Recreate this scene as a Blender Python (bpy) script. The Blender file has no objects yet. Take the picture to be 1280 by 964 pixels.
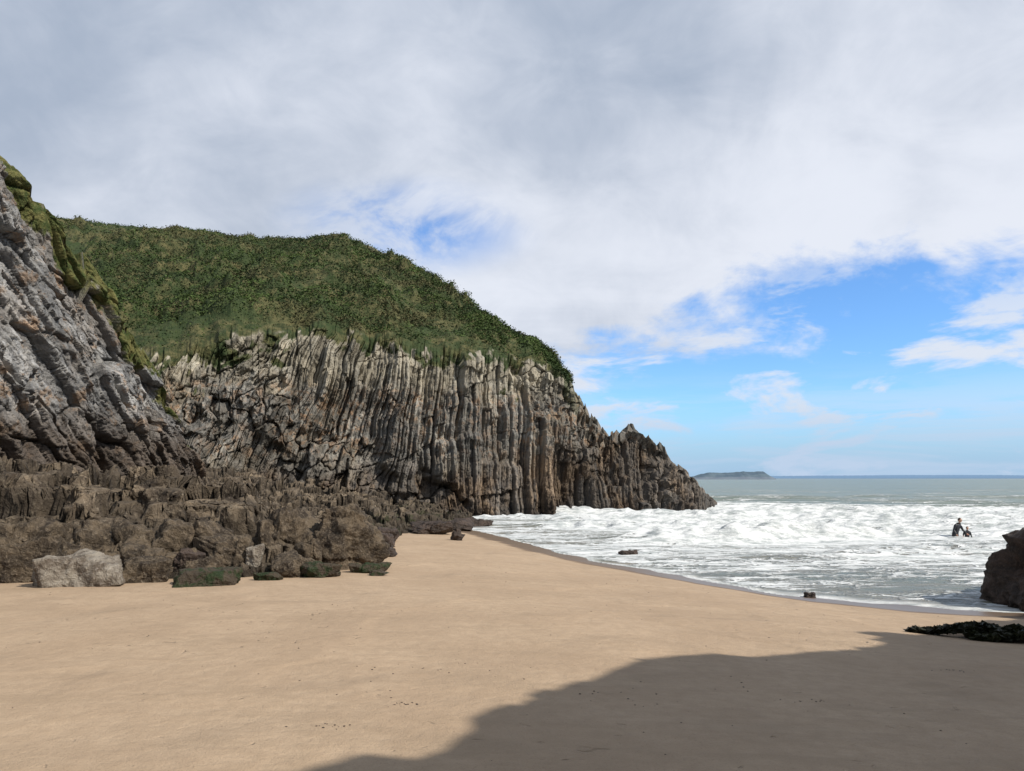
import bpy, math, numpy as np
from mathutils import Vector
rng=np.random.default_rng(7)
sc=bpy.context.scene
sc.view_settings.view_transform='Standard'
sc.view_settings.look='None'
sc.view_settings.exposure=0
# ------------------------------------------------------------ numpy noise
M=0xFFFFFFFF
def hsh(ix,iy,iz=0,s=0):
    ix=np.asarray(ix,dtype=np.int64);iy=np.asarray(iy,dtype=np.int64);iz=np.asarray(iz,dtype=np.int64)
    n=(ix*374761393+iy*668265263+iz*1442695041+s*974711+12345)&M
    n=((n^(n>>13))*1274126177)&M
    n=n^(n>>16); n=(n*2246822519)&M; n=n^(n>>13)
    return (n&M)/4294967296.0
def vn(x,y,z=0.0,s=0):
    x,y,z=np.broadcast_arrays(np.asarray(x,float),np.asarray(y,float),np.asarray(z,float))
    X=np.floor(x);Y=np.floor(y);Z=np.floor(z)
    fx=x-X;fy=y-Y;fz=z-Z
    fx=fx*fx*(3-2*fx);fy=fy*fy*(3-2*fy);fz=fz*fz*(3-2*fz)
    flat=not np.any(fz)
    r=0
    for a in (0,1):
        wx=fx if a else 1-fx
        for b in (0,1):
            wy=fy if b else 1-fy
            for c in ((0,) if flat else (0,1)):
                wz=fz if c else 1-fz
                r=r+wx*wy*wz*hsh(X+a,Y+b,Z+c,s)
    return r
def fbm(x,y,z=0.0,s=0,o=4,g=.5):
    r=0;a=1;t=0;f=1
    for i in range(o):
        r=r+a*vn(np.asarray(x)*f,np.asarray(y)*f,np.asarray(z)*f,s+i*17);t+=a;a*=g;f*=2.03
    return r/t-.5
def billow(x,y,s=0):
    return 1-np.clip(np.abs(fbm(x,y,0,s,3,.45))*5,0,1)
def vor(x,y,s=0):
    X=np.floor(x);Y=np.floor(y)
    f1=np.full(x.shape,9.);f2=np.full(x.shape,9.);cx=np.zeros(x.shape);cy=np.zeros(x.shape);rid=np.zeros(x.shape)
    for a in (-1,0,1):
        for b in (-1,0,1):
            px=X+a+.1+.8*hsh(X+a,Y+b,0,s);py=Y+b+.1+.8*hsh(X+a,Y+b,1,s)
            d=np.hypot(px-x,py-y);m=d<f1
            f2=np.where(m,f1,np.minimum(f2,d))
            cx=np.where(m,px,cx);cy=np.where(m,py,cy)
            rid=np.where(m,hsh(X+a,Y+b,2,s),rid);f1=np.where(m,d,f1)
    return f1,f2-f1,rid,cx,cy
def cell(w,width,s):
    q=w/width; q=q+.8*vn(q*.7,0*q,0,s); return np.floor(q),q-np.floor(q)
def sst(a,b,x):
    t=np.clip((x-a)/(b-a),0,1);return t*t*(3-2*t)
# ------------------------------------------------------------ mesh helpers
def mesh_np(name,V,F,mat,attrs={},smooth=False):
    me=bpy.data.meshes.new(name);n=len(V);k=F.shape[1]
    me.vertices.add(n);me.vertices.foreach_set('co',V.astype(np.float32).ravel())
    me.loops.add(F.size);me.loops.foreach_set('vertex_index',F.astype(np.int32).ravel())
    me.polygons.add(len(F));me.polygons.foreach_set('loop_start',np.arange(0,F.size,k,dtype=np.int32))
    me.polygons.foreach_set('loop_total',np.full(len(F),k,dtype=np.int32))
    if smooth: me.polygons.foreach_set('use_smooth',np.ones(len(F),dtype=bool))
    me.update(calc_edges=True)
    for a,v in attrs.items():
        at=me.attributes.new(a,'FLOAT','POINT');at.data.foreach_set('value',v.astype(np.float32).ravel())
    me.materials.append(mat)
    ob=bpy.data.objects.new(name,me);sc.collection.objects.link(ob);return ob
def grid(name,P,mat,attrs={},smooth=False):
    nv,nu=P.shape[:2];i=np.arange(nv*nu).reshape(nv,nu)
    F=np.stack([i[:-1,:-1],i[:-1,1:],i[1:,1:],i[1:,:-1]],-1).reshape(-1,4)
    return mesh_np(name,P.reshape(-1,3),F,mat,{k:np.ascontiguousarray(v).reshape(-1) for k,v in attrs.items()},smooth)
# ------------------------------------------------------------ node helpers
class NT:
    def __init__(s,nt): s.nt=nt;nt.nodes.clear()
    def n(s,t,**kw):
        nd=s.nt.nodes.new(t)
        for k,v in kw.items():
            if k.startswith('i_'):
                key=k[2:];key=int(key) if key.isdigit() else key.replace('_',' ')
                s.put(nd.inputs[key],v)
            else: setattr(nd,k,v)
        return nd
    def put(s,inp,v):
        if isinstance(v,bpy.types.NodeSocket): s.nt.links.new(v,inp)
        elif isinstance(v,bpy.types.Node): s.nt.links.new(v.outputs[0],inp)
        else:
            try: inp.default_value=v
            except Exception: inp.default_value=(*v,1)
    def m(s,op,a,b=0.0,c=None):
        nd=s.nt.nodes.new('ShaderNodeMath');nd.operation=op;s.put(nd.inputs[0],a);s.put(nd.inputs[1],b)
        if c is not None:s.put(nd.inputs[2],c)
        return nd.outputs[0]
    def mix(s,f,a,b,mode='MIX'):
        nd=s.nt.nodes.new('ShaderNodeMixRGB');nd.blend_type=mode;s.put(nd.inputs[0],f);s.put(nd.inputs[1],a);s.put(nd.inputs[2],b);return nd.outputs[0]
    def mr(s,v,a,b,c=0.0,d=1.0,smooth=True):
        nd=s.nt.nodes.new('ShaderNodeMapRange')
        if smooth: nd.interpolation_type='SMOOTHSTEP'
        for i,x in enumerate((v,a,b,c,d)): s.put(nd.inputs[i],x)
        return nd.outputs[0]
    def noise(s,vec,scale,detail=4,rough=.55,dist=0):
        nd=s.nt.nodes.new('ShaderNodeTexNoise');s.put(nd.inputs['Vector'],vec)
        nd.inputs['Scale'].default_value=scale;nd.inputs['Detail'].default_value=detail
        nd.inputs['Roughness'].default_value=rough;nd.inputs['Distortion'].default_value=dist
        return nd.outputs[0]
    def voro(s,vec,scale,feature='F1',out=0):
        nd=s.nt.nodes.new('ShaderNodeTexVoronoi');nd.feature=feature;s.put(nd.inputs['Vector'],vec);nd.inputs['Scale'].default_value=scale
        return nd.outputs[out]
    def scl(s,vec,sx,sy,sz,rot=(0,0,0)):
        nd=s.nt.nodes.new('ShaderNodeMapping');s.put(nd.inputs[0],vec);nd.inputs['Scale'].default_value=(sx,sy,sz);nd.inputs['Rotation'].default_value=rot;return nd.outputs[0]
    def attr(s,name):
        nd=s.nt.nodes.new('ShaderNodeAttribute');nd.attribute_name=name;return nd.outputs['Fac']
    def bump(s,h,strength,dist,normal=None):
        nd=s.nt.nodes.new('ShaderNodeBump');s.put(nd.inputs['Strength'],strength);nd.inputs['Distance'].default_value=dist;s.put(nd.inputs['Height'],h)
        if normal is not None:s.put(nd.inputs['Normal'],normal)
        return nd.outputs[0]
    def out(s,col,rough,normal=None,spec=.3,world=False):
        b=s.nt.nodes.new('ShaderNodeBsdfPrincipled');s.put(b.inputs['Base Color'],col);s.put(b.inputs['Roughness'],rough);s.put(b.inputs['Specular IOR Level'],spec)
        if normal is not None:s.put(b.inputs['Normal'],normal)
        o=s.nt.nodes.new('ShaderNodeOutputMaterial');s.nt.links.new(b.outputs[0],o.inputs[0]);return b
def mat(name):
    m=bpy.data.materials.new(name);m.use_nodes=True;return m,NT(m.node_tree)

# ------------------------------------------------------------ sand / shoreline
SX=np.array([-90,-15,-5.3,-2.5,0,2,4.5,6,7.1,9.2,11.5,14,20,40,130.])
SY=np.array([60,56,52,46,39,31.5,26,23,20.8,18.8,17.8,17.2,16,14,12.])
_xs=np.linspace(-90,130,2201);_ys=np.interp(_xs,SX,SY);_k=np.exp(-np.linspace(-2,2,17)**2);_k/=_k.sum()
_ysm=np.convolve(np.pad(_ys,8,mode='edge'),_k,'valid')
def shore(x): return np.interp(x,_xs,_ysm)
def sand_h(x,y):
    ys=shore(x)
    up=1.6*(1-y/ys); up=np.where(y<0,1.6+np.minimum(-y*.05,.8),up)
    z=np.where(y<ys,up,np.maximum(-.03*(y-ys),-4))
    return z+.06*fbm(x*.25,y*.25,0,5,3)*sst(0,3,np.abs(y-ys))+.03*fbm(x*1.1,y*1.1,0,9,4)
# ------------------------------------------------------------ materials
def rock_mat(name,cols,mode):
    m,t=mat(name)
    pos=t.n('ShaderNodeNewGeometry').outputs['Position']
    sep=t.n('ShaderNodeSeparateXYZ',i_0=pos);z=sep.outputs[2]
    st=t.scl(pos,1.6,1.6,.22) if mode=='rib' else t.scl(pos,1,1,.6,(0.2,0.5,0))
    n1=t.noise(pos,.35,4,.6);n2=t.noise(st,1.6,5,.65,.4);n3=t.noise(pos,9,3,.7)
    c=t.mix(t.mr(n2,.38,.62),cols[0],cols[1])
    c=t.mix(t.mr(n1,.46,.60),c,cols[2])
    c=t.mix(t.m('MULTIPLY',t.mr(n3,.5,.75),.5),c,cols[3])
    n4=t.noise(pos,1.1,5,.7,.6)
    tone=t.attr('tone')
    if mode=='rib':
        f=t.m('MULTIPLY',t.mr(n4,.48,.62),t.m('MULTIPLY',t.mr(z,3.5,6),t.mr(z,13,10)))
        c=t.mix(t.m('MULTIPLY',f,.6),c,(.31,.185,.10))
        zz=t.m('ADD',z,t.m('MULTIPLY',t.m('SUBTRACT',n1,.5),6.0))
        c=t.mix(t.mr(zz,9.5,13.5,0,.6),c,(.34,.305,.23))
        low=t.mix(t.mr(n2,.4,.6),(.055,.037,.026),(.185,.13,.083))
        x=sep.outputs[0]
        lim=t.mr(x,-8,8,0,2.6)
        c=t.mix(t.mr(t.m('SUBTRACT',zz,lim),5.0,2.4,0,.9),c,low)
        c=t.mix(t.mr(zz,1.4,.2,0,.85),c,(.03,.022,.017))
        gm=t.m('MULTIPLY',t.mr(t.noise(t.scl(pos,1,1,.5),.16,4,.6,.5),.46,.58,0,.55),t.mr(z,12,8))
        c=t.mix(gm,c,(.115,.112,.105))
        c=t.mix(1.0,c,tone,'MULTIPLY')
        g=t.attr('grass')
        gn=t.noise(pos,1.3,4,.7)
        gc=t.mix(t.mr(gn,.35,.65),(.034,.046,.016),(.125,.115,.05))
        gc=t.mix(t.mr(t.noise(pos,.25,3,.6),.45,.6,0,.8),gc,(.030,.052,.017))
        c=t.mix(g,c,gc)
    if mode=='slab':
        f=t.mr(n4,.53,.64,0,.65);c=t.mix(f,c,(.26,.165,.095))
        zz=t.m('ADD',z,t.m('MULTIPLY',t.m('SUBTRACT',n1,.5),4.0))
        c=t.mix(t.mr(zz,6.4,4.4,0,.85),c,(.075,.055,.04))  # shade low on the slab cliff, painted in as dark brown
        c=t.mix(1.0,c,tone,'MULTIPLY')
        g=t.attr('grass')
        gc=t.mix(t.mr(t.noise(pos,2.3,4,.7),.35,.65),(.04,.06,.015),(.15,.14,.05))
        c=t.mix(g,c,gc)
    if mode=='low':
        c=t.mix(1.0,c,tone,'MULTIPLY')
        zz=t.m('ADD',z,t.m('MULTIPLY',t.m('SUBTRACT',n1,.5),1.0))
        c=t.mix(t.mr(zz,1.3,.6,0,.6),c,(.035,.028,.020))
        al=t.m('MULTIPLY',t.mr(zz,1.5,.9),t.mr(n4,.52,.6,0,.6));c=t.mix(al,c,(.03,.04,.014))
    h=t.m('ADD',t.m('MULTIPLY',n3,.6),n2)
    t.out(c,.88,t.bump(h,1.0,.2 if mode!='low' else .16),.25)
    return m
M_rib=rock_mat('striated_limestone',[(.085,.081,.073),(.255,.24,.208),(.155,.135,.105),(.35,.325,.275)],'rib')
M_slab=rock_mat('grey_slab_limestone',[(.13,.13,.13),(.29,.285,.275),(.19,.175,.16),(.40,.375,.33)],'slab')
M_low=rock_mat('barnacled_rock',[(.036,.027,.019),(.14,.108,.074),(.072,.056,.04),(.27,.225,.165)],'low')
def simple_rock(name,a,b,cc,bump=.05,rough=.85,lo=.38,hi=.62):
    m,t=mat(name);pos=t.n('ShaderNodeNewGeometry').outputs['Position']
    n1=t.noise(pos,2.2,5,.7,.5);n2=t.noise(pos,14,4,.7)
    c=t.mix(t.mr(n1,lo,hi),a,b);c=t.mix(t.mr(n2,.5,.7,0,.6),c,cc)
    t.out(c,rough,t.bump(t.m('ADD',n1,t.m('MULTIPLY',n2,.7)),1.0,bump),.3);return m
M_pale=simple_rock('pale_boulder',(.12,.095,.072),(.30,.265,.215),(.38,.34,.29),.12)
M_bl=simple_rock('barnacled_boulder',(.038,.028,.019),(.14,.106,.070),(.26,.21,.155),.14)
M_algae=simple_rock('algae_rock',(.06,.045,.03),(.02,.035,.010),(.09,.075,.045),.12,.7,.46,.56)
M_dark=simple_rock('wet_dark_rock',(.025,.018,.014),(.07,.048,.037),(.12,.09,.065),.10,.6)
M_weed=simple_rock('seaweed',(.010,.010,.005),(.03,.034,.012),(.05,.042,.018),.03,.5)

# sand material
m,t=mat('beach_sand');M_sand=m
pos=t.n('ShaderNodeNewGeometry').outputs['Position']
wet=t.attr('wet')
n1=t.noise(pos,.5,4,.6);n2=t.noise(pos,6,5,.65);n3=t.noise(pos,70,3,.75);n5=t.noise(t.scl(pos,.35,1,1,(0,0,.5)),1.6,5,.7,.4)
c=t.mix(t.mr(n1,.35,.65),(.385,.280,.186),(.44,.326,.22))
c=t.mix(t.mr(n2,.3,.7,0,.5),c,(.32,.23,.15))
c=t.mix(t.mr(n5,.50,.64,0,.45),c,(.32,.235,.155))
c=t.mix(t.mr(n3,.54,.72,0,.55),c,(.19,.13,.085))
wn=t.m('ADD',wet,t.m('MULTIPLY',t.m('SUBTRACT',n5,.5),.5))
c=t.mix(t.mr(wn,.25,.65,0,.95),c,(.135,.092,.06))
vz=t.n('ShaderNodeVectorMath',operation='ADD');t.put(vz.inputs[0],pos);nz=t.n('ShaderNodeTexNoise',i_Vector=pos,i_Scale=3.0);t.put(vz.inputs[1],nz.outputs['Color'])
foot=t.mr(t.voro(t.scl(vz.outputs[0],1,1.7,1),2.0),.0,.16)
footm=t.mr(t.noise(pos,.30,2,.5),.47,.55)
h=t.m('ADD',t.m('MULTIPLY',n2,1.0),t.m('MULTIPLY',n3,.30))
h=t.m('ADD',h,t.m('MULTIPLY',t.m('MULTIPLY',foot,footm),1.3))
h=t.m('ADD',h,t.m('MULTIPLY',n5,1.0))
t.out(c,t.mr(wn,.4,.9,.9,.36),t.bump(h,t.mr(wn,.4,.9,.70,.12),.04),.28)

# sea
m,t=mat('sea_water');M_sea=m
pos=t.n('ShaderNodeNewGeometry').outputs['Position']
F=t.attr('foam');E=t.attr('edge');D=t.attr('dist')
w=t.noise(pos,.6,3,.6)
pv=t.n('ShaderNodeVectorMath',operation='ADD');t.put(pv.inputs[0],t.scl(pos,.5,1.0,1))
nv=t.n('ShaderNodeTexNoise',i_Vector=pos,i_Scale=1.1);nv.inputs['Detail'].default_value=4
t.put(pv.inputs[1],nv.outputs['Color'])
l1=t.voro(pv.outputs[0],1.1,'DISTANCE_TO_EDGE');l2=t.voro(pv.outputs[0],3.2,'DISTANCE_TO_EDGE')
lace=t.m('MAXIMUM',t.mr(l1,.16,.0),t.m('MULTIPLY',t.mr(l2,.2,.02),.8))
big=t.noise(t.scl(pos,.13,.7,1),1.0,8,.72,.5)
fac=t.m('ADD',t.m('MULTIPLY',big,1.7),t.m('MULTIPLY',lace,.28))
fac=t.m('ADD',fac,t.m('MULTIPLY',t.noise(pos,6,4,.7),.25))
thr=t.m('SUBTRACT',1.62,F)
foam=t.mr(t.m('SUBTRACT',fac,thr),-.03,.20)
foam=t.m('MAXIMUM',foam,E)
deep=t.mix(t.mr(D,0,1),(.22,.185,.13),(.19,.22,.175))
deep=t.mix(t.mr(w,.35,.65,0,.4),deep,(.11,.135,.11))
deep=t.mix(t.mr(t.noise(t.scl(pos,.02,.12,1),1.,5,.7),.42,.6,0,.6),deep,(.10,.145,.12))
fc=t.mix(t.mr(t.noise(t.scl(pos,.5,1.4,1),1.6,6,.75),.36,.60),(.36,.39,.385),(.74,.75,.74))
col=t.mix(foam,deep,fc)
b1=t.noise(t.scl(pos,.5,1.2,1),2.2,6,.65);b2=t.noise(t.scl(pos,.03,.12,1),2.0,5,.6)
hh=t.m('ADD',t.m('MULTIPLY',b1,.4),t.m('MULTIPLY',b2,1.4))
hh=t.m('ADD',hh,t.m('MULTIPLY',foam,.35))
t.out(col,t.mr(foam,0,1,.32,.85),t.bump(hh,.9,.55),.28)

# foliage
m,t=mat('scrub_foliage');M_fol=m
pos=t.n('ShaderNodeNewGeometry').outputs['Position'];ti=t.attr('tint')
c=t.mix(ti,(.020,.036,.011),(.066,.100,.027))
c=t.mix(t.mr(t.noise(pos,.11,5,.65),.51,.60,0,.7),c,(.10,.082,.042))
c=t.mix(t.mr(t.noise(pos,.32,4,.65),.50,.60,0,.75),c,(.016,.030,.011))
t.out(c,.8,None,.2)

# ------------------------------------------------------------ beach sheet
ya=np.concatenate([np.linspace(-70,0,60),np.geomspace(1,66,420)-.8,np.linspace(68,170,40)])
xa=np.concatenate([np.linspace(-95,-14,60),np.linspace(-13.8,25,420),np.linspace(26,140,70)])
X,Y=np.meshgrid(xa,ya);Z=sand_h(X,Y)
# horizontal distance to the waterline (true nearest distance, so the wet band keeps an even width)
sxx=np.linspace(-30,60,900);syy=shore(sxx)
dS=np.full(X.shape,99.)
for a_,b_ in zip(sxx[::6],syy[::6]): dS=np.minimum(dS,np.hypot(X-a_,Y-b_))
dS=np.where(Y>shore(X),0,dS)
wet=sst(2.9,1.1,dS+.9*fbm(X*.35,Y*.35,0,15,3))
grid('sand_beach',np.stack([X,Y,Z],-1),M_sand,{'wet':wet},True)

# ------------------------------------------------------------ sea sheet
ya=np.concatenate([np.geomspace(13,130,560),np.geomspace(131,14000,150)])
ua=np.linspace(-1,1,620)
Yg,Ug=np.meshgrid(ya,ua,indexing='ij')
Xg=np.where(Ug<0,Ug*(22+Yg*.75),Ug*(16+Yg*1.35))
s=Yg-shore(Xg)
ph=(Yg+11.0*fbm(Xg*.045,Yg*.03,0,31,3)+.06*Xg)
amp=.03+.46*sst(8,24,s)*sst(100,60,Yg)+.18*sst(60,100,Yg)*sst(400,150,Yg)
amp*=1-.85*np.exp(-((Xg-24)**2+(Yg-39)**2)/30)
lam=9.5
w1=np.sin(ph*2*np.pi/lam)
crest=np.clip(w1,0,1)**3
wmod=.25+1.4*vn(Xg*.07,Yg*.1,0,41)
Zw=amp*(crest*1.3-.25)*wmod
Zw+=(.10*fbm(Xg*.5,Yg*.9,0,51,4)+.02)*sst(0,6,s)*sst(500,100,Yg)
Zw+=.05*fbm(Xg*.6,Yg*.6,0,61,4)+.05*fbm(Xg*.12,Yg*.12,0,62,2)
Zw+=.8*fbm(Xg*1.3,Yg*1.5,0,63,4)*crest*sst(10,22,s)*sst(90,60,Yg)
Zw=np.where(Yg>600,0,Zw)
Sh=sand_h(Xg,Yg);dep=Zw-Sh
cover=.57*sst(0,1.5,s)+.18*vn(Xg*.12,Yg*.3,0,71)
cover+=.06*sst(24,32,Yg)*sst(48,40,Yg)
cover+=sst(15,21,s)*sst(84,62,Yg)*(-.04+.54*np.clip(w1+.2,0,1)*wmod)
cover-=.34*sst(68,88,Yg)
cover+=.30*crest*sst(300,70,Yg)*sst(62,75,Yg)
cover-=.3*sst(150,400,Yg)
cover+=.38*np.exp(-(((Xg-26)/9)**2+((Yg-82)/14)**2))
edge=sst(.05,.015,dep)*sst(-.02,.0,dep)*.85
dist=sst(0,40,s)
grid('sea_water',np.stack([Xg,Yg,Zw],-1),M_sea,{'foam':cover,'edge':edge,'dist':dist},True)

# ------------------------------------------------------------ headland (cliff + hill)
ST=[((-45,56),(-46,62,12.5),(-72,100,38.5),(-80,140)),
    ((-32,55),(-34,60,12.6),(-62,100,38.2),(-66,140)),
    ((-27,55),(-29.5,60,12.8),(-49.5,100,37.0),(-50,140)),
    ((-19.5,58),(-22,64,15.8),(-36,105,36.9),(-34,140)),
    ((-13.5,61),(-15.3,68,16.4),(-23.7,105,37.2),(-20,140)),
    ((-8,64),(-9,70,15.8),(-12.6,98,30.8),(-8,130)),
    ((-2.8,66),(-3.1,72,15.3),(-3.9,90,23.4),(0,118)),
    ((1.5,68),(1.6,74,14.9),(1.8,84,19.0),(6,105)),
    ((4.8,69),(5.2,75,13.6),(5.5,78.5,14.4),(10,96)),
    ((7.6,70),(8.1,75,9.6),(8.3,76.5,9.6),(12,90)),
    ((9.6,71),(10.1,75,7.4),(10.3,76,7.2),(14,88)),
    ((11.2,72),(11.6,76,8.5),(11.8,76.8,8.3),(16,87)),
    ((12.8,73),(13.2,76.5,8.0),(13.4,77.2,7.8),(17,87)),
    ((15.2,74),(15.7,77,6.0),(16,77.8,5.7),(19,86)),
    ((18.9,76),(19.3,78,3.1),(19.6,78.6,2.8),(21.5,85)),
    ((21.6,79),(22,80,.4),(22.2,80.4,.3),(22.6,83))]
B=np.array([s_[0] for s_ in ST],float);T=np.array([s_[1] for s_ in ST],float);R=np.array([s_[2] for s_ in ST],float);K=np.array([s_[3] for s_ in ST],float)
L=np.concatenate([[0],np.cumsum(np.hypot(*np.diff(B,axis=0).T))])
NU=1600
U=np.concatenate([np.linspace(0,12,80,endpoint=False),np.linspace(12,L[-1],NU-80)])
def ip(A,c): return np.interp(U,L,A[:,c])
bx,by=ip(B,0),ip(B,1);tx,ty,tz=ip(T,0),ip(T,1),ip(T,2);rx,ry,rz=ip(R,0),ip(R,1),ip(R,2);kx,ky=ip(K,0),ip(K,1)
NV1,NV2,NV3=340,220,24
spire=sst(L[8]-1,L[9],U)
c2,_=cell(U,.45,3);c1,_=cell(U,1.2,4)
tz_s=tz.copy()
tz=np.maximum(tz+spire*((hsh(c2,0,0,5)-.5)*1.1+(hsh(c1,0,0,6)-.5)*.9)*np.clip(tz/6,.15,1)+(1-spire)*((hsh(c2,0,0,7)-.5)*.6+1.6*fbm(U*.35,0*U,0,8,3)),.15)
rz=np.where(spire>0,np.minimum(rz,rz*(1-spire)+(tz-.2)*spire),rz)
v=np.linspace(0,1,NV1)[:,None];Uu=np.broadcast_to(U,(NV1,NU))
zc=-.6+(tz+.6)*v
sb=v**1.35
X=bx+(tx-bx)*sb;Y=by+(ty-by)*sb
rgt=sst(L[4],L[7],U)
lean=.5*sst(L[6],L[3],U)+.02
W=Uu-lean*zc+(2.2-1.75*rgt)*fbm(Uu*.22,zc*.14,0,21,3)+(.5-.3*rgt)*fbm(Uu*.9,zc*.5,0,24,3)
d=np.zeros_like(zc);tone=np.ones_like(zc)
d+=5.0*fbm(Uu*.10,zc*.06,0,22,2)+2.0*fbm(Uu*.4,zc*.25,0,23,3)
for width,a,sd in ((3.1,1.5,30),(1.25,1.2,31),(.52,.8,32),(.22,.34,33)):
    cc,fr=cell(W,width,sd)
    hh=1.2*width**.5*(1.2+3.2*hsh(cc,1,0,sd))*(1+.5*rgt)
    sk=(hsh(cc,7,0,sd)-.5)*1.6
    seg=np.floor((zc+sk*fr*width+.5*fbm(Uu,zc,0,sd,2))/hh+hsh(cc,2,0,sd)*7)
    r=hsh(cc,3,0,sd);r2=hsh(cc,seg,4,sd)
    topc=.30+.85*hsh(cc,5,0,sd)
    up=sst(-.015,.03,topc-v-.02*fr)
    d+=a*(r*1.0*up+r2*.52-.55)
    d-=a*.40*(np.abs(fr-.5)*2)**5
    tone*=1+(.42 if width<2 else .3)*(hsh(cc,seg,9,sd)-.5)
wx=.5*fbm(W*.7,zc*.7,0,140,3)
f1,e,r,cx,cy=vor(W*.75+wx,zc*.5+wx,141);f1b,eb,rb,_,_=vor(W*2.2+wx,zc*1.3-wx,142)
brk=sst(.02,.14,fbm(Uu*.16,zc*.22,0,143,4)+.04-.08*rgt+.09*sst(L[6],L[3],U)+.10*sst(5,1,zc)*sst(L[7],L[4],U))
db=1.7*(r-.5)+.6*(rb-.5)-.5*sst(.1,0,e)+2.8*fbm(Uu*.3,zc*.3,0,144,5)
d=d*(1-.75*brk)+db*brk
d+=.7*fbm(Uu*1.3,zc*1.3,0,35,5,.62)
d+=sst(3.4,0.,zc)*(1.0+1.2*fbm(Uu*.6,zc*1.2,0,36,4))*sst(L[14],L[8],U)
fade=sst(1.01,.9,v)*.75+.25
d*=fade*(.35+.65*np.clip(tz_s/6,0,1))
ox,oy=.28,-.96
P1=np.stack([X+ox*d,Y+oy*d,zc+.35*fbm(Uu*2,zc*2,0,37,3)*sst(0,1,zc)],-1)
slopeb=sst(L[2]+3,L[2]-1,U)*.5
g1=sst(.02,.14,fbm(Uu*.30,zc*.3,0,81,6,.62)*1.7+(v-.85+slopeb*.6)*1.5)*(1-spire)
g1=g1*sst(.0,.08,fbm(W*1.3,zc*.6,0,82,4,.6)+.07+(v-.9)*1.5)
def smth(a,k):
    kk=np.exp(-np.linspace(-2,2,2*k+1)**2);kk/=kk.sum();return np.convolve(np.pad(a,k,mode='edge'),kk,'valid')
t_=np.linspace(0,1,NV2)[1:,None]
e0=P1[-1];es=np.stack([smth(e0[:,i],30) for i in range(3)],-1)
bl=sst(0,.04,t_)*(1-spire)
def st0(i): return e0[:,i]*(1-bl)+es[:,i]*bl
X=st0(0)+(rx-st0(0))*t_;Y=st0(1)+(ry-st0(1))*t_
Z=st0(2)+(rz-st0(2))*(t_**.88)
hl=(1-spire)
wq=1.5*fbm(X*.3,Y*.3,0,90,3)
lum=.75*billow(X*.10+wq,Y*.08,91)+.55*billow(X*.28+wq,Y*.24,92)+.25*billow(X*.8,Y*.7,97)
dens=sst(-.10,.06,fbm(X*.07,Y*.07,0,93,5,.6)*1.3+.06+ (t_-.10)*.9*sst(.3,.1,t_))
Z=Z+hl*((lum*2.0-.9)*(.35+.65*dens)*sst(0,.10,t_)*sst(1.06,.85,t_+.12*(rz<20))+4.5*fbm(X*.05,Y*.05,0,94,3)*np.sin(np.pi*t_))
Z=Z+hl*.6*fbm(X*1.1,Y*1.1,0,95,4,.6)*sst(0,.03,t_)
P2=np.stack([X,Y,Z],-1)
g2=hl*sst(-.35,-.15,fbm(X*.5,Y*.5,0,96,4)+(t_)*3)*np.ones_like(Z)
g2=g2*(1-.7*sst(.965,.995,t_)*np.exp(-((X+20)/4.0)**2))
q=np.linspace(0,1,NV3)[1:,None]
X=P2[-1,:,0]+(kx-P2[-1,:,0])*q;Y=P2[-1,:,1]+(ky-P2[-1,:,1])*q;Z=P2[-1,:,2]*(1-q**1.5)-1.2*q
P3=np.stack([X,Y,Z],-1);g3=np.broadcast_to(hl*1.0,Z.shape)*sst(.9,.6,q)
grid('sea_cliff',P1,M_rib,{'grass':g1,'tone':tone})
Ph=np.concatenate([P1[-1:],P2,P3]);gh=np.concatenate([g1[-1:],g2,g3])
grid('grassy_hill',Ph,M_rib,{'grass':gh,'tone':np.ones_like(gh)})
def leaves(name,pts,size,tint,mat):
    n=len(pts);a=rng.normal(size=(n,3));a/=np.linalg.norm(a,axis=1)[:,None]
    a[:,2]=a[:,2]*.6;b=rng.normal(size=(n,3));b=np.cross(a,b);b/=np.linalg.norm(b,axis=1)[:,None]
    a*=size[:,None];b*=size[:,None]*.7
    V=np.stack([pts-a,pts-b,pts+a,pts+b],1).reshape(-1,3)
    F=np.arange(4*n).reshape(n,4)
    return mesh_np(name,V,F,mat,{'tint':np.repeat(tint,4)})
n=420000
iu=rng.integers(0,NU,n);iv=(rng.random(n)*(NV2-2)).astype(int)
dd=np.broadcast_to(dens,P2.shape[:2])[iv,iu]
keep=(rng.random(n)<dd*.9+.10)&(spire[iu]<.3)&(g2[iv,iu]>.4)&(iv>3)
iu,iv=iu[keep],iv[keep]
pt=P2[iv,iu]+rng.normal(size=(len(iu),3))*[.25,.25,.05]+[0,0,.04]
pt[:,2]+=rng.random(len(iu))**3*.22
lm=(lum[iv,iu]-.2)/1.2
leaves('hillside_scrub',pt,.05+.09*rng.random(len(iu)),np.clip(.95*lm+.05+.25*rng.random(len(iu)),0,1),M_fol)

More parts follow.
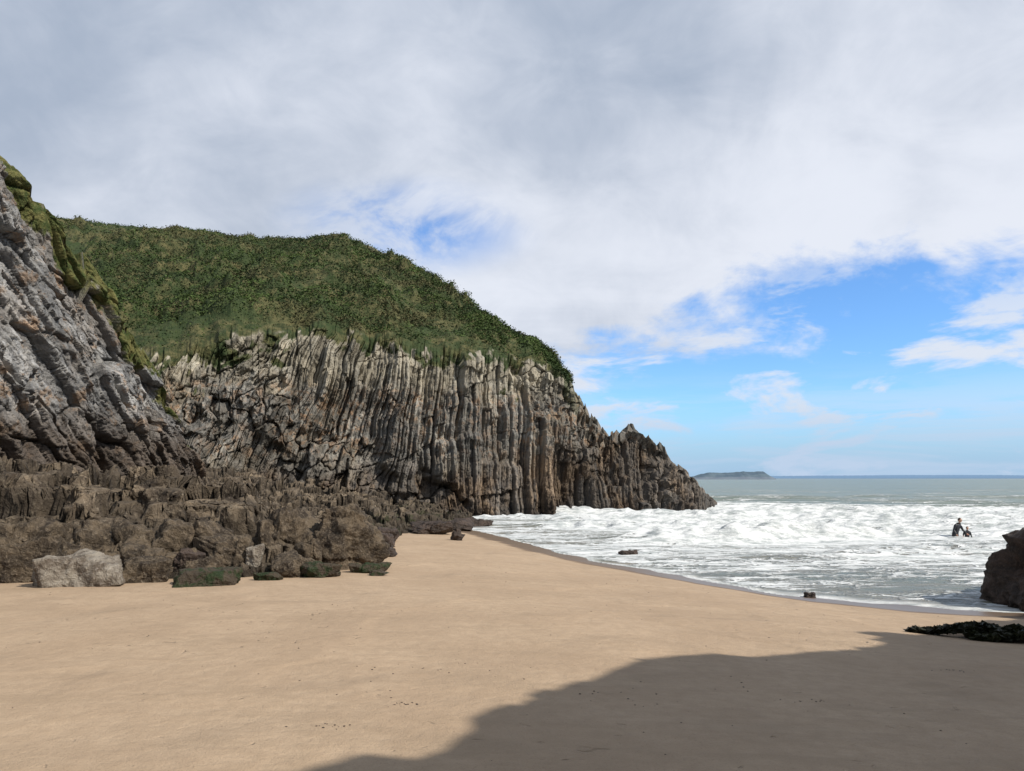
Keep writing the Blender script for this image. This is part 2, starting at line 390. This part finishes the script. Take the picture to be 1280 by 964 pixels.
# ------------------------------------------------------------ generic slab cliff
def slab_cliff(name,base,top,back,nu,nv,seed,out,amp=1.0,shear=.45,gz=.12):
    base=np.array(base,float);top=np.array(top,float);back=np.array(back,float)
    L=np.concatenate([[0],np.cumsum(np.hypot(*np.diff(top[:,:2],axis=0).T))])
    U=np.linspace(0,L[-1],nu);f=lambda A,c:np.interp(U,L,A[:,c])
    v=np.linspace(0,1,nv)[:,None]
    c,_=cell(U,.9,seed);tz=f(top,2)+(hsh(c,0,0,seed)-.5)*.9*amp
    z=f(base,2)+(tz-f(base,2))*v
    X=f(base,0)+(f(top,0)-f(base,0))*v**1.1;Y=f(base,1)+(f(top,1)-f(base,1))*v**1.1
    Uu=np.broadcast_to(U,z.shape)
    W=Uu+shear*z;d=2.0*fbm(Uu*.16,z*.12,0,seed+1,2);tone=np.ones_like(z)
    wx=.18*fbm(W*.6,z*.6,0,seed+2,4)
    for sx,sz,a,k in ((.34,.16,1.5,1),(.8,.42,.95,2),(2.0,1.1,.36,3),(4.8,2.8,.15,4)):
        f1,e,r,cx,cy=vor(W*sx+wx,z*sz+.35*W*sz+wx,seed+10*k)
        d+=a*(r-.5)+a*.5*((W*sx+wx-cx)*(hsh(np.floor(r*999),1,0,k)-.5)*.9)
        d-=a*.35*sst(.06,.0,e)
        tone*=1+.36*(hsh(np.floor(r*9999),2,0,k)-.5)
    d+=.45*fbm(Uu*1.6,z*1.6,0,seed+5,5,.6)
    d*=amp*(sst(1.01,.88,v)*.7+.3)
    P=np.stack([X+out[0]*d,Y+out[1]*d,z],-1)
    g=sst(.0,.1,fbm(Uu*.5,z*.5,0,seed+6,5,.6)*1.3+(v-1+gz)*2.2)
    q=np.linspace(0,1,90)[1:,None]
    Xb=P[-1,:,0]+(f(back,0)-P[-1,:,0])*q**1.5;Yb=P[-1,:,1]+(f(back,1)-P[-1,:,1])*q**1.5
    Zb=P[-1,:,2]+(f(back,2)-P[-1,:,2])*q**1.5+.9*fbm(Xb*.8,Yb*.8,0,seed+7,4,.6)*sst(0,.1,q)
    P=np.concatenate([P,np.stack([Xb,Yb,Zb],-1)]);g=np.concatenate([g,np.ones_like(Zb)*sst(0,.03,q)])
    tone=np.concatenate([tone,np.ones_like(Zb)])
    return grid(name,P,M_slab,{'grass':g,'tone':tone})
tops=[(-24,8,21),(-21.5,18,19),(-20.2,25,16.8),(-19.4,28,15.4),(-18.8,30,14.4),(-18.3,31.5,12.8),(-17.6,33,10.9),(-17.3,34.2,9.2),(-16.7,36,7.3),(-16.8,38,4.9),(-17.5,40.5,3.2)]
bases=[(-19.5,8,0),(-17.6,18,0),(-16.8,25,1),(-16.5,28.5,1.5),(-16.3,30.3,1.5),(-16.1,31.8,1.5),(-15.9,33,1.5),(-15.8,34.4,1.5),(-15.7,36.2,1.5),(-16.0,38.2,1.5),(-16.9,41,1.5)]
backs=[(-60,8,26),(-60,18,26),(-58,28,25),(-55,34,24),(-52,38,22),(-48,42,19),(-44,44,15),(-40,46,12),(-34,48,9),(-26,48,5),(-22,48,3)]
slab_cliff('limestone_cliff',bases,tops,backs,800,360,200,(.93,-.37))
tr=[(-1,-34,11),(2.5,-12,11),(5.4,-1.9,10.4),(7.6,.3,10.1),(8.1,1.2,10.2),(8.8,2.2,10.0),(9.9,3.2,10.3),(13,5.2,9.8),(14.6,6.2,10.3),(18,9.2,10),(20,11.5,9.6),(22.2,13.6,9),(30,15,9),(48,14,9)]
br=[(x-.9,y+.9,-.5) for i,(x,y,z) in enumerate(tr)]
bk=[(x+26,y-22,11) for (x,y,z) in tr]
slab_cliff('limestone_cliff',br,tr,bk,800,160,400,(-.62,.78),.5,.2,.05)

# ------------------------------------------------------------ barnacled rock apron
ya=np.geomspace(13,68,860);xa=np.linspace(-30,-.5,760)
X,Y=np.meshgrid(xa,ya)
def apron_s(x,y):
    xb=np.interp(y,[13,14.5,15.5,17,21,24,27,35,47,62,70],[-8.5,-7.6,-6.6,-5.2,-4.3,-4.4,-5.4,-5.2,-4.4,-2.6,-1.5])
    yf=np.interp(x,[-30,-12,-8,-7,-5,-4],[13.6,15.2,15.4,16.0,17.4,19])
    return np.minimum(xb-x,y-yf)
def apron_H(s,x,y):
    A=1.15-.75*sst(22,29,y)+.45*sst(-9,-13,x)*sst(24,16,y)
    return A+.55*sst(.5,3.5,s)*sst(27,22,y)+.2*np.minimum(s,16)-.5*sst(40,62,y)
wx=.8*fbm(X*.5,Y*.5,0,301,5,.6);wy=.8*fbm(X*.5,Y*.5,0,302,5,.6)
ca,sa=math.cos(.35),math.sin(.35)
QX,QY=X*ca+Y*sa,-X*sa+Y*ca
f1,e1,r1,cx,cy=vor(QX*.75+wx,QY*.42+wy,303)
qx,qy=(cx-wx)/.75,(cy-wy)/.42
Cx=qx*ca-qy*sa;Cy=qx*sa+qy*ca
sC=apron_s(cx/.75*ca-cy/.42*sa,cx/.75*sa+cy/.42*ca)
f2,e2,r2,_,_=vor(QX*1.9+wx*2,QY*1.4+wy*2,304)
f3,e3,r3,_,_=vor(X*5+wx*3,Y*4+wy*3,305)
sand=sand_h(X,Y)
rr=np.floor(r1*9999)
sI=apron_s(X,Y)
base=apron_H(np.clip(sI*.5+sC*.5,0,99),X,Y)
H=base+(r1-.5)*.8+np.clip((X-Cx)*(hsh(rr,1)-.35)+(Y-Cy)*(hsh(rr,2)-.35),-1.3,1.3)*.4
H=H-.5*sst(.06,.0,e1)+(r2-.5)*.42-.16*sst(.08,0,e2)+(r3-.5)*.09+1.3*fbm(X*.55,Y*.55,0,306,7,.56)
st=.36;hq=H/st+.8*fbm(X*.6,Y*.6,0,311,3);fl=np.floor(hq);H=H+.6*st*((fl+sst(.55,1.,hq-fl))-hq)
tone=(1+.5*(hsh(rr,3)-.5))*(1+.45*(r2-.5))*(1+.5*(r3-.5))*(1-.45*sst(.10,0,e1))
H=np.where(sC>.25,np.maximum(H,sand+.12),sand-.4)
low=sst(.0,.9,sC)
H=sand-.4+(H-sand+.4)*np.where(sC>.25,.55+.45*low,1)
H=np.where((Y<13.3),sand-.4,H)
jx=.34*fbm(X*1.8,H*1.8,Y*1.8,307,4,.62)*2;jy=.40*fbm(X*1.8,H*2.6,Y*1.8,308,5,.66)*2
H=H+.09*fbm(X*7,H*7,Y*7,309,2)
grid('barnacled_rock_ledge',np.stack([X+jx,Y+jy,H],-1),M_low,{'tone':tone})

# ------------------------------------------------------------ boulders
import bmesh
def ico(n):
    bm=bmesh.new();bmesh.ops.create_icosphere(bm,subdivisions=n,radius=1)
    a=np.array([v.co[:] for v in bm.verts]);b=np.array([[v.index for v in f.verts] for f in bm.faces]);bm.free();return a,b
IC6=ico(6);IC5=ico(5)
def boulder(name,loc,size,seed,mat_,rot=0.,box=.75,rough=.22,sink=.15,lod=6,ret=False):
    ICO,ICOF=IC6 if lod==6 else IC5
    r=np.random.default_rng(seed)
    ns=[(1,0,0),(-1,0,0),(0,1,0),(0,-1,0),(0,0,1),(0,0,-1)];ns=[np.array(a)+r.normal(size=3)*.22 for a in ns]
    ds=list(box+.12*r.random(6))
    for _ in range(14):
        a=r.normal(size=3);ns.append(a);ds.append(.76+.25*r.random())
    ns=np.array(ns);ns/=np.linalg.norm(ns,axis=1)[:,None];ds=np.array(ds)
    dt=ICO@ns.T;rad=np.min(np.where(dt>.05,ds/np.maximum(dt,.05),9),axis=1)
    V=ICO*rad[:,None]
    S=np.array(size)/2;V=V*S
    sc_=1.0/max(min(size),.05)
    o=seed*3.1
    q=V*sc_
    dsp=(fbm(q[:,0]*1.4+o,q[:,1]*1.4,q[:,2]*1.4,seed,6,.62)*1.6)*rough*min(size)*1.6
    h_=q[:,2]*3.1+q[:,0]*.6+o;dsp+=(hsh(np.floor(h_),0,0,seed)-.5)*.12*min(size)
    h_=q[:,0]*2.3-q[:,1]*1.2+o;dsp+=(hsh(np.floor(h_),1,0,seed)-.5)*.12*min(size)
    V=V+ICO*dsp[:,None]
    c,s_=math.cos(rot),math.sin(rot)
    V=V@np.array([[c,s_,0],[-s_,c,0],[0,0,1]])
    zb=float(sand_h(np.array([loc[0]]),np.array([loc[1]]))[0])
    z=loc[2] if len(loc)>2 else zb+size[2]*(.5-sink)*.8
    if ret: return V+[loc[0],loc[1],z],ICOF
    ob=mesh_np(name,V,ICOF,mat_);ob.location=(loc[0],loc[1],z);return ob
BL=[((-8.3,14.3),(1.9,1.2,.75),1,M_pale,.1),((-7.3,14.9),(1.0,.9,.6),2,M_bl,.6),((-5.9,14.4),(1.5,.9,.42),3,M_algae,.1),
 ((-6.2,16.6),(1.5,1.3,1.3),4,M_bl,.3),((-5.4,17.6),(1.25,1.2,1.95),5,M_bl,.15),((-4.1,18.3),(1.8,1.6,2.1),6,M_bl,.35),
 ((-4.7,16.2),(1.0,.8,.6),7,M_bl,.9),((-4.1,16.0),(.95,.7,.45),8,M_algae,.2),((-3.3,17.2),(.9,.5,.28),9,M_algae,.4),((-5.6,16.2),(.4,.35,.9),10,M_pale,.4),
 ((-7.0,17.0),(1.3,1.2,1.6),11,M_bl,.8),((-4.9,23.5),(1.6,1.5,1.1),12,M_bl,.8),((-4.6,26),(1.1,1.1,.7),13,M_dark,.3),
 ((-2.4,33),(.65,.5,.5),14,M_dark,.3),((-6.5,15.7),(1.0,.7,.6),15,M_bl,.2),((-5.0,15.3),(.6,.4,.22),16,M_algae,.2),((-9.7,14.9),(1.4,1.0,.9),17,M_bl,.2),
 ((-3.8,22),(.8,.6,.4),18,M_dark,.2),((-5.2,30),(1.4,1.2,.7),19,M_dark,.2),((-4.2,38),(2.4,1.6,.8),20,M_dark,.2),((-3.4,44),(2.2,1.8,.7),21,M_dark,.2),((-2.5,50),(2.5,1.8,.8),22,M_dark,.5),
 ((4.9,31.2,.05),(.9,.5,.3),23,M_dark,.2),((8.0,20.0,.05),(.35,.3,.25),24,M_dark,.2),((-6.9,15.9),(.8,.8,.9),28,M_dark,.3),((-4.6,17.3),(.5,.5,1.0),29,M_bl,.3),((-3.0,16.6),(.45,.35,.16),34,M_algae,.3)]
for (l,s_,sd,mt,ro) in BL: boulder('boulder',l,s_,sd,mt,ro)
r=np.random.default_rng(11);Vs=[];Fs=[];k=0
for i in range(34):
    f=i/33.;x=-12.5+8.0*f+r.normal()*.25;y=15.6+r.random()*1.6+max(0,f-.6)*4.2
    w=r.uniform(.7,1.5);hh_=r.uniform(.7,1.7)*(1 if y>16 else .7)
    V,F=boulder('b',(x,y),(w,w*r.uniform(.7,1.),hh_),100+i,None,r.random()*3,.72,.26,.12,5,True)
    Vs.append(V);Fs.append(F+k);k+=len(V)
mesh_np('fallen_rocks',np.concatenate(Vs),np.concatenate(Fs),M_bl)
boulder('sea_stack_rock',(13.6,18.4,.65),(3.2,2.6,2.9),31,M_dark,.1,.8,.24)
boulder('sea_stack_rock',(15.6,18.9,.9),(3.0,2.8,3.2),32,M_dark,.5,.8,.24)
boulder('seaweed_rock',(8.4,11.7,float(sand_h(np.array([8.4]),np.array([11.7]))[0])+.0),(3.2,1.3,.32),33,M_dark,.05,.8,.2)
n=14000
a=rng.random(n)*6.283;r=np.sqrt(rng.random(n))*(1+.5*(vn(a*3,0*a,0,77)-.5));px=8.4+r*np.cos(a)*1.8;py=11.7+r*np.sin(a)*.8
keep=vn(px*4,py*4,0,78)>.25;px,py,r=px[keep],py[keep],r[keep];n=len(px)
pz=sand_h(px,py)+.02+.30*np.clip(1-r**2,0,1)*vn(px*2.2,py*2.2,0,5)+.10*vn(px*7,py*7,0,6)*rng.random(n)
leaves('seaweed',np.stack([px,py,pz],1),.03+.07*rng.random(n),rng.random(n),M_weed)
I2,F2=ico(1)
Vs=[];Fs=[];k=0
def peb(x,y,s):
    global k
    z=float(sand_h(np.array([x]),np.array([y]))[0])
    V=I2*rng.uniform(.5,1.2,(len(I2),1))*np.array([s,s*.8,s*.45]);Vs.append(V+[x,y,z+s*.1]);Fs.append(F2+k);k+=len(I2)
for cx_,cy_,nn,sp in ((-1.3,5.4,14,.10),(-.9,6.0,12,.07),(-.6,7.4,18,.4),(.9,6.3,14,.4),(4.9,8.2,12,.12),(2.6,6.5,10,.2),(-6,8,10,.4),(1,12,20,2.5),(3.5,17,30,2),(-2,20,20,3),(6.5,14,20,2),(0,9,14,3),(-3,7,30,3),(2,6,20,2),(-5,12,30,3)):
    for _ in range(nn): peb(cx_+rng.normal()*sp,cy_+rng.normal()*sp*.4,rng.uniform(.003,.010)*(1+cy_*.05))
mesh_np('pebbles',np.concatenate(Vs),np.concatenate(Fs),M_dark)

# ------------------------------------------------------------ distant coast
m,t=mat('hazed_distant_land');pos=t.n('ShaderNodeNewGeometry').outputs['Position']
sz=t.n('ShaderNodeSeparateXYZ',i_0=pos).outputs[2]
c=t.mix(t.mr(t.noise(pos,.03,5,.6),.4,.6),(.085,.12,.155),(.115,.155,.185))  # blue-grey land: aerial haze is mixed into the base colour
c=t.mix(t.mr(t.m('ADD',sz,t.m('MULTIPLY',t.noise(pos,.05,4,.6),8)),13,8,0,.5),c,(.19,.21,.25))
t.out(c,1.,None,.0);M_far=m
m,t=mat('hazed_coast_land');t.out((.14,.22,.33),1.,None,.0);M_far2=m  # flat blue, air haze painted into the coast colour
def coast(name,x0,x1,y,hf,depth,mt,nu=300):
    xs=np.linspace(x0,x1,nu);v=np.array([0,.25,.6,1.,1.])[:,None];yy=y+np.array([0,8,30,60,depth])[:,None]*np.ones(nu)
    z=hf((xs-x0)/(x1-x0))*v;z[-1]=-1;z[0]=-2
    z=z+fbm(xs*.05,0*xs,0,3,3)*4*(v>.3)*np.sign(z)
    grid(name,np.stack([np.broadcast_to(xs,z.shape),yy,z],-1),mt)
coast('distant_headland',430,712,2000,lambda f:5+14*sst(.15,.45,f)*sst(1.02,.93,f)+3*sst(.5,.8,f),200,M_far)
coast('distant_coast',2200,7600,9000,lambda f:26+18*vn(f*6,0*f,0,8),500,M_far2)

# ------------------------------------------------------------ people
def pmat(name,c,r=.6):
    m,t=mat(name);pos=t.n('ShaderNodeTexCoord').outputs['Object']
    t.out(t.mix(t.noise(pos,12,3,.6),c,tuple(x*.7 for x in c)),r,None,.4);return m
M_suit=pmat('wetsuit_neoprene',(.02,.022,.028),.45);M_skin=pmat('skin',(.50,.30,.21));M_hair=pmat('hair',(.05,.03,.02));M_red=pmat('red_panel',(.35,.03,.04));M_eye=pmat('eye',(.02,.02,.02),.2);M_lip=pmat('lip',(.4,.15,.13))
def skin(name,verts,edges,parent,mt,sub=2):
    me=bpy.data.meshes.new(name);me.from_pydata([v[:3] for v in verts],edges,[])
    ob=bpy.data.objects.new(name,me);sc.collection.objects.link(ob)
    bpy.context.view_layer.objects.active=ob
    md=ob.modifiers.new('Skin','SKIN');md.use_smooth_shade=True
    if not me.skin_vertices: 
        with bpy.context.temp_override(object=ob,active_object=ob): bpy.ops.mesh.customdata_skin_add()
    for i,v in enumerate(verts):
        sv=me.skin_vertices[0].data[i];r=v[3];sv.radius=(r,v[4] if len(v)>4 else r);sv.use_root=(i==0)
    s=ob.modifiers.new('Sub','SUBSURF');s.levels=sub;s.render_levels=sub
    me.materials.append(mt);ob.parent=parent;return ob
def ell(name,c,r,parent,mt,seg=24,rot=(0,0,0)):
    bm=bmesh.new();bmesh.ops.create_uvsphere(bm,u_segments=seg,v_segments=seg//2,radius=1)
    for v in bm.verts: v.co=Vector((v.co.x*r[0],v.co.y*r[1],v.co.z*r[2]))
    me=bpy.data.meshes.new(name);bm.to_mesh(me);bm.free()
    for p in me.polygons:p.use_smooth=True
    me.materials.append(mt);ob=bpy.data.objects.new(name,me);sc.collection.objects.link(ob);ob.location=c;ob.rotation_euler=rot;ob.parent=parent;return ob
def person(name,loc,rotz,scale,J,accent=None,hair=M_hair):
    e=bpy.data.objects.new(name,None);sc.collection.objects.link(e)
    order=['pelvis','waist','chest','neckb','neck','ls','le','lw','rs','re','rw','lh','lk','la','lt','rh','rk','ra','rt']
    rad=dict(pelvis=.155,waist=.135,chest=.17,neckb=.10,neck=.06,ls=.075,le=.055,lw=.036,rs=.075,re=.055,rw=.036,lh=.11,lk=.07,la=.048,lt=.04,rh=.11,rk=.07,ra=.048,rt=.04)
    ed=[('pelvis','waist'),('waist','chest'),('chest','neckb'),('neckb','neck'),('chest','ls'),('ls','le'),('le','lw'),('chest','rs'),('rs','re'),('re','rw'),('pelvis','lh'),('lh','lk'),('lk','la'),('la','lt'),('pelvis','rh'),('rh','rk'),('rk','ra'),('ra','rt')]
    skin('body',[(*J[k_],rad[k_]) for k_ in order],[(order.index(a),order.index(b)) for a,b in ed],e,M_suit)
    nk=Vector(J['neck']);hd=Vector(J['head'])
    skin('neck',[(*(nk-Vector((0,0,.04))),.055),(*hd,.05)],[(0,1)],e,M_skin,1)
    ell('head',hd,(.078,.098,.118),e,M_skin)
    ell('hair',hd+Vector((0,.022,.028)),(.086,.097,.108),e,hair)
    ell('nose',hd+Vector((0,-.10,-.012)),(.012,.018,.022),e,M_skin,12)
    for sx in (-1,1):
        ell('eye',hd+Vector((.03*sx,-.086,.01)),(.012,.01,.008),e,M_eye,12)
        ell('ear',hd+Vector((.08*sx,0,-.005)),(.012,.022,.03),e,M_skin,12)
    ell('mouth',hd+Vector((0,-.088,-.052)),(.024,.01,.007),e,M_lip,12)
    for side,el,wr in (('left','le','lw'),('right','re','rw')):
        w=Vector(J[wr]);dr=(w-Vector(J[el])).normalized();sd=dr.cross(Vector((0,1,0.01))).normalized()
        skin('palm_'+side,[(*w,.024),(*(w+dr*.045),.034),(*(w+dr*.085),.03)],[(0,1),(1,2)],e,M_skin,1)
        for i,ln in enumerate((.065,.075,.07,.055)):
            b=w+dr*.08+sd*(i-1.5)*.019;cu=dr.cross(sd)*.012
            skin('finger_'+side,[(*b,.009),(*(b+dr*ln*.5+cu*.5),.0085),(*(b+dr*ln+cu*1.6),.007)],[(0,1),(1,2)],e,M_skin,1)
        b=w+dr*.03-sd*.028;skin('thumb_'+side,[(*b,.011),(*(b-sd*.03+dr*.02),.01),(*(b-sd*.045+dr*.05),.008)],[(0,1),(1,2)],e,M_skin,1)
    if accent: 
        skin('buoyancy_vest',[(*Vector(J['waist']),.145),(*Vector(J['chest']),.18)],[(0,1)],e,accent)
    e.location=loc;e.rotation_euler=(0,0,rotz);e.scale=(scale,)*3;return e
J=dict(pelvis=(0,.05,.92),waist=(.01,.0,1.08),chest=(.03,-.08,1.30),neckb=(.04,-.13,1.44),neck=(.05,-.16,1.51),head=(.05,-.20,1.64),
 ls=(.21,-.10,1.38),le=(.28,-.20,1.12),lw=(.32,-.38,.96),rs=(-.16,-.10,1.38),re=(-.25,-.06,1.12),rw=(-.26,-.22,.92),
 lh=(.10,.04,.86),lk=(.13,-.05,.48),la=(.14,.03,.09),lt=(.15,-.13,.04),rh=(-.10,.04,.86),rk=(-.15,.0,.48),ra=(-.18,.07,.09),rt=(-.2,-.1,.04))
person('adult_wading_in_wetsuit',(23.85,40,-.72),math.radians(25),1.02,J)
J2=dict(J);J2.update(chest=(.0,-.02,1.32),neckb=(0,-.03,1.45),neck=(0,-.03,1.52),head=(0,-.05,1.66),ls=(.18,-.02,1.39),rs=(-.18,-.02,1.39),re=(-.26,-.08,1.18),rw=(-.30,-.22,1.10),le=(.25,-.05,1.14),lw=(.27,-.2,.98))
person('child_wading_in_wetsuit',(24.40,39.9,-.70),math.radians(-15),.74,J2,M_red)

# ------------------------------------------------------------ sun + world
sv=Vector((.8,-.45,.85)).normalized()
L_=bpy.data.lights.new('sun','SUN');L_.energy=5.0;L_.angle=math.radians(.5);L_.color=(1,.94,.85)
lo=bpy.data.objects.new('sun',L_);sc.collection.objects.link(lo);lo.rotation_euler=sv.to_track_quat('Z','Y').to_euler()
wd=bpy.data.worlds.new('World');sc.world=wd;wd.use_nodes=True;t=NT(wd.node_tree)
sky=t.n('ShaderNodeTexSky');sky.sky_type='NISHITA';sky.sun_disc=False;sky.sun_elevation=math.asin(sv.z);sky.sun_rotation=math.atan2(sv.x,sv.y)
sky.air_density=1.0;sky.dust_density=.3;sky.ozone_density=2.5
d=t.n('ShaderNodeTexCoord').outputs['Generated'];sp=t.n('ShaderNodeSeparateXYZ',i_0=d);dx,dy,dz=sp.outputs
zz=t.m('ADD',t.m('MAXIMUM',dz,0.0),.14)
cb=t.n('ShaderNodeCombineXYZ');t.put(cb.inputs[0],t.m('DIVIDE',dx,zz));t.put(cb.inputs[1],t.m('DIVIDE',dy,zz));P=cb.outputs[0]
na=t.noise(t.scl(P,.45,1,1),.9,6,.6,.3)
nb=t.noise(t.scl(d,.8,1,1.7),3.6,7,.62,.35)
nf=t.noise(t.scl(d,.9,1,1.4),9,6,.6,.5)
line=t.m('SUBTRACT',t.m('SUBTRACT',dz,t.m('MULTIPLY',dx,.19)),t.m('MULTIPLY',dy,.148))
cv=t.m('ADD',t.m('MULTIPLY',line,3.8),t.m('MULTIPLY',t.m('SUBTRACT',na,.5),.8))
cv=t.m('ADD',cv,t.m('MULTIPLY',t.m('SUBTRACT',nb,.5),1.6))
cv=t.m('ADD',cv,t.m('MULTIPLY',t.m('SUBTRACT',nf,.5),.7))
dp=t.n('ShaderNodeVectorMath',operation='DISTANCE');t.put(dp.inputs[0],t.scl(d,.8,1,2.2));dv=Vector((-.14,1,.335)).normalized();dp.inputs[1].default_value=(dv.x*.8,dv.y,dv.z*2.2)
hole=t.m('MULTIPLY',t.mr(dp.outputs['Value'],.15,.02,0,.85),t.mr(nf,.62,.40,.2,1.2))
cov=t.mr(cv,-.10,.24)
cov=t.m('SUBTRACT',cov,hole);cov=t.m('MAXIMUM',cov,0.0)
ns=t.noise(t.scl(d,1,1,2.8),6.0,6,.6,.3)
puff=t.m('MULTIPLY',t.mr(ns,.475,.61),t.mr(dz,.34,.14,0,.95))
ns2=t.noise(t.scl(d,1,1,11),3.,6,.62,.3)
stk=t.m('MULTIPLY',t.mr(ns2,.42,.62),t.mr(dz,.15,.04,0,.65))
cov2=t.m('MAXIMUM',puff,stk)
br=t.noise(d,2.0,6,.55,.3)
bri=t.m('ADD',t.m('MULTIPLY',t.m('SUBTRACT',br,.5),2.0),t.m('MULTIPLY',t.m('SUBTRACT',na,.5),-1.1))
bri=t.m('ADD',bri,t.m('MULTIPLY',t.m('SUBTRACT',nf,.5),.7))
bri=t.m('ADD',bri,t.m('ADD',t.m('MULTIPLY',dx,.45),t.mr(dz,.55,.2,-.15,.45)))
cc=t.mix(t.mr(bri,-.35,.75),(3.9,4.6,5.8,1),(8.0,8.4,9.3,1))
pc=t.mix(t.mr(dz,.13,.03,0,.9),(7.6,8.1,9.0,1),(5.0,6.3,8.2,1))
skc=t.mix(1.0,sky.outputs[0],(.98,1.42,1.92,1),'MULTIPLY')
skc=t.mix(t.mr(dz,.11,.0,0,.85),skc,(3.5,5.3,7.7,1))
fin=t.mix(cov2,skc,pc)
fin=t.mix(cov,fin,cc)
bg=t.n('ShaderNodeBackground');t.put(bg.inputs[0],fin);bg.inputs[1].default_value=.1
o=t.n('ShaderNodeOutputWorld');t.nt.links.new(bg.outputs[0],o.inputs[0])
# ------------------------------------------------------------ camera
cam=bpy.data.cameras.new('camera');co=bpy.data.objects.new('camera',cam);sc.collection.objects.link(co)
cam.sensor_width=36;cam.lens=26.16;cam.shift_y=116/1280;cam.clip_end=30000;cam.clip_start=.05
co.location=(0,0,3.2);co.rotation_euler=(math.radians(90),0,0);sc.camera=co
